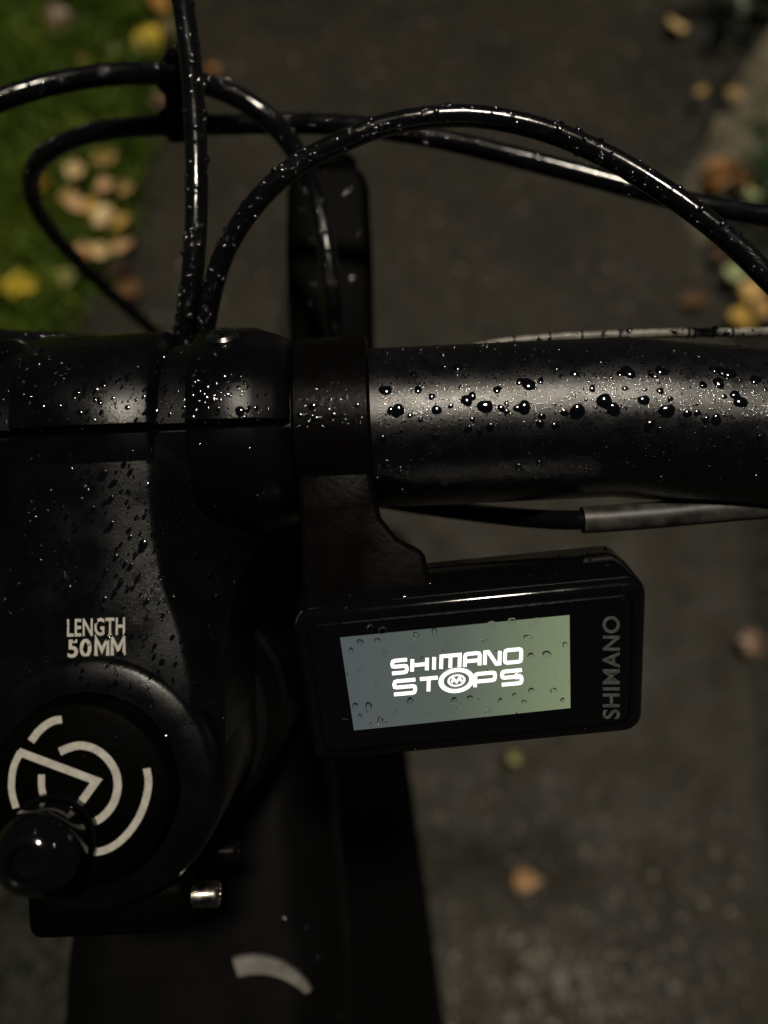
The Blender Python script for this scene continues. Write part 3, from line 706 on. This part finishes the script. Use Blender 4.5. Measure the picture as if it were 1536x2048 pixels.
# ================================================================== RAIN DROPS
def dome(seed, elong=1.0, mt='bead', hh=.38):
    rn = random.Random(seed); V = []; Fc = []; ns = 14; rows = 4
    k1, k2, p1, p2 = rn.uniform(.05, .16), rn.uniform(.03, .1), rn.uniform(0, 6.3), rn.uniform(0, 6.3)
    for i in range(rows):
        ph_ = (i/rows)*math.pi/2
        for k in range(ns):
            a = 2*math.pi*k/ns; r = (1+k1*math.cos(2*a+p1)+k2*math.cos(3*a+p2))*math.cos(ph_)
            if i == 0: V.append((r, 0, -.14)); V[-1] = (r*math.cos(a), r*math.sin(a)*elong, -.14)
            else: V.append((r*1.02*math.cos(a), r*1.02*math.sin(a)*elong, hh*math.sin(ph_)))
    V.append((0, 0, hh)); V.append((0, 0, -.16))
    for i in range(rows-1):
        for k in range(ns):
            k2_ = (k+1) % ns; Fc.append((i*ns+k, i*ns+k2_, (i+1)*ns+k2_, (i+1)*ns+k))
    for k in range(ns):
        Fc.append(((rows-1)*ns+k, (rows-1)*ns+(k+1) % ns, rows*ns)); Fc.append(((k+1) % ns, k, rows*ns+1))
    me = bpy.data.meshes.new('water_drop'); me.from_pydata(V, [], Fc); me.materials.append(M[mt])
    for p in me.polygons: p.use_smooth = True
    return me
DM = [dome(i) for i in range(8)]; DL = [dome(50+i, 1.9) for i in range(4)]
DB = [dome(120+i, 1.0, 'bead', .8) for i in range(5)]
DS = [dome(80+i, 1.0 if i < 3 else 1.6, 'water', .62) for i in range(6)]
def bvh(o):
    me = o.data; return BVHTree.FromPolygons([v.co+CEN[o] for v in me.vertices], [tuple(p.vertices) for p in me.polygons])
def put(host, p, n, r, long=None, parent=None, pool=None):
    me = random.choice(pool or (DL if long is not None else DM))
    o = bpy.data.objects.new('water_drop', me); parent = parent or host
    z = n.normalized()
    if long is not None: y = (long-z*long.dot(z)).normalized(); x = y.cross(z)
    else:
        x = z.orthogonal().normalized(); a = random.uniform(0, 6.28); x = (Matrix.Rotation(a, 3, z) @ x); y = z.cross(x)
    s = r
    mx = Matrix((x*s, y*s, z*s*random.uniform(.8, 1.1))).transposed().to_4x4()
    mx.translation = p-CEN[parent]
    o.parent = parent; o.matrix_local = mx; col.objects.link(o); CEN[o] = p
def cast(tree, x, y):
    d = (W(x, y, 1)-CAM).normalized(); h = tree.ray_cast(CAM, d)
    if h[0] is None: return h
    return (h[0], h[1] if h[1].dot(d) < 0 else -h[1])
def mist(host, tree, pts, name='fine_droplets', parent=None, long=None):
    """tiny drops joined in one part"""
    V = []; Fc = []
    for (x, y, rpx) in pts:
        h = cast(tree, x, y)
        if h[0] is None: continue
        p, z = h[0], h[1]
        if z.dot(CAM-p) < 0: z = -z
        r = rpx/F*(p-CAM).dot(AX); xx = z.orthogonal().normalized(); yy = z.cross(xx); e = 1.0
        if long is not None:
            yy = (long-z*long.dot(z)).normalized(); xx = yy.cross(z); e = random.uniform(1.5, 2.6)
        k = len(V); a0 = random.uniform(0, 6)
        for i in range(6):
            a = a0+i*math.pi/3; V.append(p+(xx*math.cos(a)+yy*math.sin(a)*e)*r-z*r*.15)
        for i in range(6):
            a = a0+i*math.pi/3; V.append(p+(xx*math.cos(a)+yy*math.sin(a)*e)*r*.72+z*r*.45)
        V.append(p+z*r*.65); V.append(p-z*r*.2)
        for i in range(6):
            j = (i+1) % 6; Fc += [(k+i, k+j, k+6+j, k+6+i), (k+6+i, k+6+j, k+12), (k+j, k+i, k+13)]
    if not V: return
    o = obj(name, V, Fc, M['bead'], parent or host); o['kind'] = 'stuff'
# handlebar: traced large drops, then a random scatter
tb = bvh(bar)
big = [(178, 403, 13), (170, 415, 11), (318, 405, 11), (428, 370, 13), (497, 392, 16), (640, 395, 15), (615, 398, 9), (705, 428, 8), (835, 410, 17), (935, 372, 17), (968, 402, 15), (1080, 368, 12), (1165, 408, 16),
       (1240, 418, 9), (1345, 440, 12), (1140, 335, 8), (1020, 265, 16), (995, 270, 9), (1145, 260, 14), (1395, 268, 15), (1365, 262, 14), (1335, 255, 10), (1490, 293, 13), (1355, 305, 13), (1297, 312, 9), (1435, 375, 14), (1415, 350, 11),
       (890, 325, 8), (540, 330, 9), (655, 310, 15), (625, 300, 9), (300, 355, 8), (130, 332, 13), (120, 510, 8), (315, 505, 9), (435, 475, 9), (515, 468, 9), (755, 465, 9), (1100, 462, 12), (825, 270, 9), (475, 180, 11), (340, 200, 10),
       (395, 245, 13), (350, 240, 10), (250, 330, 9), (1510, 505, 9), (1230, 190, 8), (575, 410, 7), (700, 300, 7), (1010, 325, 6), (1275, 415, 7), (1375, 355, 6), (450, 440, 6), (220, 425, 6), (258, 440, 6), (370, 390, 6)]
for cx, cy, r in big:
    h = cast(tb, 700+cx/1.837, 600+cy/1.837)
    if h[0]: put(bar, h[0], h[1], r*.95/F*.142)
for i in range(190):
    x = random.uniform(752, 1534); y = random.uniform(675, 960) if random.random() < .8 else random.uniform(675, 760)
    h = cast(tb, x, y)
    if h[0]: put(bar, h[0], h[1], (2.6+6*random.random()**3)/F*.142)
mist(bar, tb, [(random.uniform(750, 1536), min(1010, random.gauss(800, 75)), random.uniform(1.0, 2.6)) for _ in range(3200)])
# stem, faceplate
DIAG = (RT*.42+UP*.9)
tf = bvh(fp); ts = bvh(stem)
for (x, y, r) in [(40, 880, 14), (12, 872, 9), (205, 768, 9), (160, 825, 7), (85, 812, 7), (115, 875, 7), (255, 815, 6), (275, 848, 6), (200, 805, 6), (430, 705, 10), (385, 790, 7), (480, 750, 8), (480, 823, 11), (385, 835, 9), (440, 845, 7), (395, 760, 6), (415, 815, 6), (460, 790, 5), (490, 765, 5)]:
    h = cast(tf, x, y)
    if h[0]: put(fp, h[0], h[1], r*1.0/F*.136, parent=stem)
for (x, y, r) in [(140, 945, 8), (205, 952, 9), (260, 945, 6), (285, 1092, 10), (125, 1095, 7), (135, 1182, 9), (220, 1000, 7), (185, 1020, 6), (222, 1050, 5), (210, 1145, 6), (40, 1225, 6), (88, 1330, 6), (395, 898, 8), (500, 905, 8), (350, 1190, 5), (345, 1275, 5), (420, 1250, 4), (60, 1010, 6), (150, 1060, 5), (255, 1180, 5), (20, 985, 5), (100, 985, 5)]:
    h = cast(ts, x, y)
    if h[0]: put(stem, h[0], h[1], r*.9/F*.136, long=DIAG, parent=stem)
for k in range(75):
    x, y = random.uniform(5, 300), random.uniform(900, 1230)
    h = cast(ts, x, y)
    if h[0]: put(stem, h[0], h[1], random.uniform(3, 5.5)/F*.136, long=DIAG, parent=stem)
for k in range(45):
    x, y = random.uniform(5, 540), random.uniform(715, 885)
    h = cast(tf, x, y)
    if h[0]: put(fp, h[0], h[1], random.uniform(2.6, 5)/F*.136, long=DIAG if k % 2 else None, parent=stem)
mist(fp, tf, [(random.uniform(0, 560), random.uniform(690, 890), 1.5+3.4*random.random()**2) for _ in range(420)], parent=stem, long=DIAG)
mist(stem, ts, [(random.uniform(0, 330) if random.random() < .75 else random.uniform(300, 540), random.uniform(895, 1480), 1.5+3.4*random.random()**2) for _ in range(700)], parent=stem, long=DIAG)
for ho, lst in ((knob, [(70, 1660, 7), (110, 1690, 6), (55, 1720, 8), (95, 1740, 5), (40, 1680, 5), (120, 1650, 4)]), (cap, [(232, 1478, 9), (246, 1470, 6), (215, 1462, 5), (170, 1512, 5), (250, 1680, 6), (285, 1610, 4), (60, 1480, 5)])):
    tk = bvh(ho)
    for (x, y, r) in lst:
        h = cast(tk, x, y)
        if h[0]: put(ho, h[0], h[1], r*.6/F*.124)
# clamp
tcb = bvh(cl)
for (x, y, r) in [(625, 812, 12), (632, 838, 10), (600, 830, 9), (668, 830, 9), (690, 840, 8), (715, 810, 7), (720, 850, 7), (645, 855, 8), (660, 800, 6)]:
    h = cast(tcb, x, y)
    if h[0]: put(cl, h[0], h[1], r*.7/F*.137)
mist(cl, tcb, [(random.uniform(585, 740), random.gauss(830, 60), random.uniform(.9, 2.2)) for _ in range(160)])
# display
td = bvh(disp)
sdr = [(765, 1260, 10), (740, 1255, 7), (985, 1250, 9), (1024, 1242, 9), (1068, 1247, 11), (1110, 1257, 10), (770, 1305, 12), (828, 1295, 9), (893, 1285, 8), (970, 1280, 8), (1055, 1275, 7), (1062, 1310, 6), (1094, 1308, 8), (755, 1365, 9), (718, 1335, 8),
       (710, 1410, 7), (737, 1412, 8), (790, 1423, 9), (820, 1402, 7), (862, 1425, 10), (908, 1400, 8), (940, 1395, 7), (975, 1422, 8), (1000, 1400, 6), (1028, 1390, 6), (1062, 1380, 7), (1106, 1380, 8), (1048, 1403, 5), (702, 1300, 5), (720, 1283, 6), (754, 1280, 7), (832, 1270, 6), (868, 1262, 6), (1130, 1290, 6), (1125, 1400, 5), (690, 1440, 5), (760, 1440, 7), (1035, 1352, 7), (845, 1318, 5), (720, 1432, 5)]
for (x, y, r) in sdr:
    p = onD(x, y, .00015); put(disp, p+DN*.00006, DN, r*.85/F*.139, long=(DY*.95+DX*.15) if random.random() < .5 else None, pool=DS)
for (x, y, r) in [(935, 1104, 9), (905, 1110, 6), (890, 1112, 5), (1010, 1135, 5), (960, 1140, 4), (1120, 1110, 5), (1180, 1120, 4), (860, 1165, 4), (780, 1180, 4), (740, 1195, 4), (1060, 1150, 4), (1215, 1130, 5), (1245, 1200, 4), (1260, 1300, 4), (690, 1215, 4), (655, 1260, 4), (640, 1330, 4), (660, 1490, 5), (830, 1500, 4), (1000, 1480, 4), (1170, 1460, 4), (1160, 1250, 4)]:
    h = cast(td, x, y)
    if h[0]: put(disp, h[0], h[1], r*.9/F*.138)
mist(disp, td, [(random.uniform(610, 1285), random.uniform(1090, 1530), 1.0+1.6*random.random()) for _ in range(420)], long=DY)
# hoses
for (o, P), nb, nm in zip(H, (100, 80, 120, 160, 24, 40, 4), (260, 200, 260, 420, 60, 90, 10)):
    t = bvh(o); rad = .0024; V = []; Fc = []
    vis = [p for p in P if -.52 < (p-CAM).dot(RT)/(p-CAM).dot(AX) < .52 and -.25 < (p-CAM).dot(UP)/(p-CAM).dot(AX) < .69]
    if len(vis) < 3: continue
    pts = []
    for i in range(nb+nm):
        j = random.randrange(len(vis)-1); c = vis[j].lerp(vis[j+1], random.random()); tg = (vis[j+1]-vis[j]).normalized()
        tc_ = (CAM-c).normalized(); sd_ = tg.cross(tc_).normalized(); 
        if sd_.dot(UP) < 0: sd_ = -sd_
        an = random.gauss(.35, .75); n_ = (tc_*math.cos(an)+sd_*math.sin(an)).normalized()
        h = t.ray_cast(c+n_*.02, -n_)
        if h[0] is None: continue
        if i < nb: put(o, h[0], n_, .0003+.0005*random.random()**1.5, pool=DB)
        else:
            q = (h[0]-CAM); pts.append((768+F*q.dot(RT)/q.dot(AX), 1024-F*q.dot(UP)/q.dot(AX), random.uniform(1.2, 3.0)))
    mist(o, t, pts)
# lamp housing, flared body and top tube
tl = bvh(lamp)
for (x, y, r) in [(700, 378, 10), (704, 556, 8), (622, 486, 8), (690, 390, 7), (625, 570, 6), (620, 610, 6), (655, 350, 5), (718, 470, 5), (600, 420, 5)]:
    h = cast(tl, x, y)
    if h[0]: put(lamp, h[0], h[1], r*.5/F*.238)
tt_ = bvh(top); tba = bvh(dark_body)
for (x, y, r) in [(568, 1838, 6), (589, 1841, 6), (614, 1855, 7), (690, 1855, 6), (605, 1910, 5), (635, 1915, 6), (608, 1935, 5), (680, 2030, 7), (742, 1808, 6), (757, 1988, 6), (655, 1780, 5), (560, 1990, 4)]:
    h = cast(tt_, x, y); ho = top
    if h[0] is None: h = cast(tba, x, y); ho = dark_body
    if h[0]: put(ho, h[0], h[1], r*.8/F*.3)
scn.render.resolution_x = 768; scn.render.resolution_y = 1024
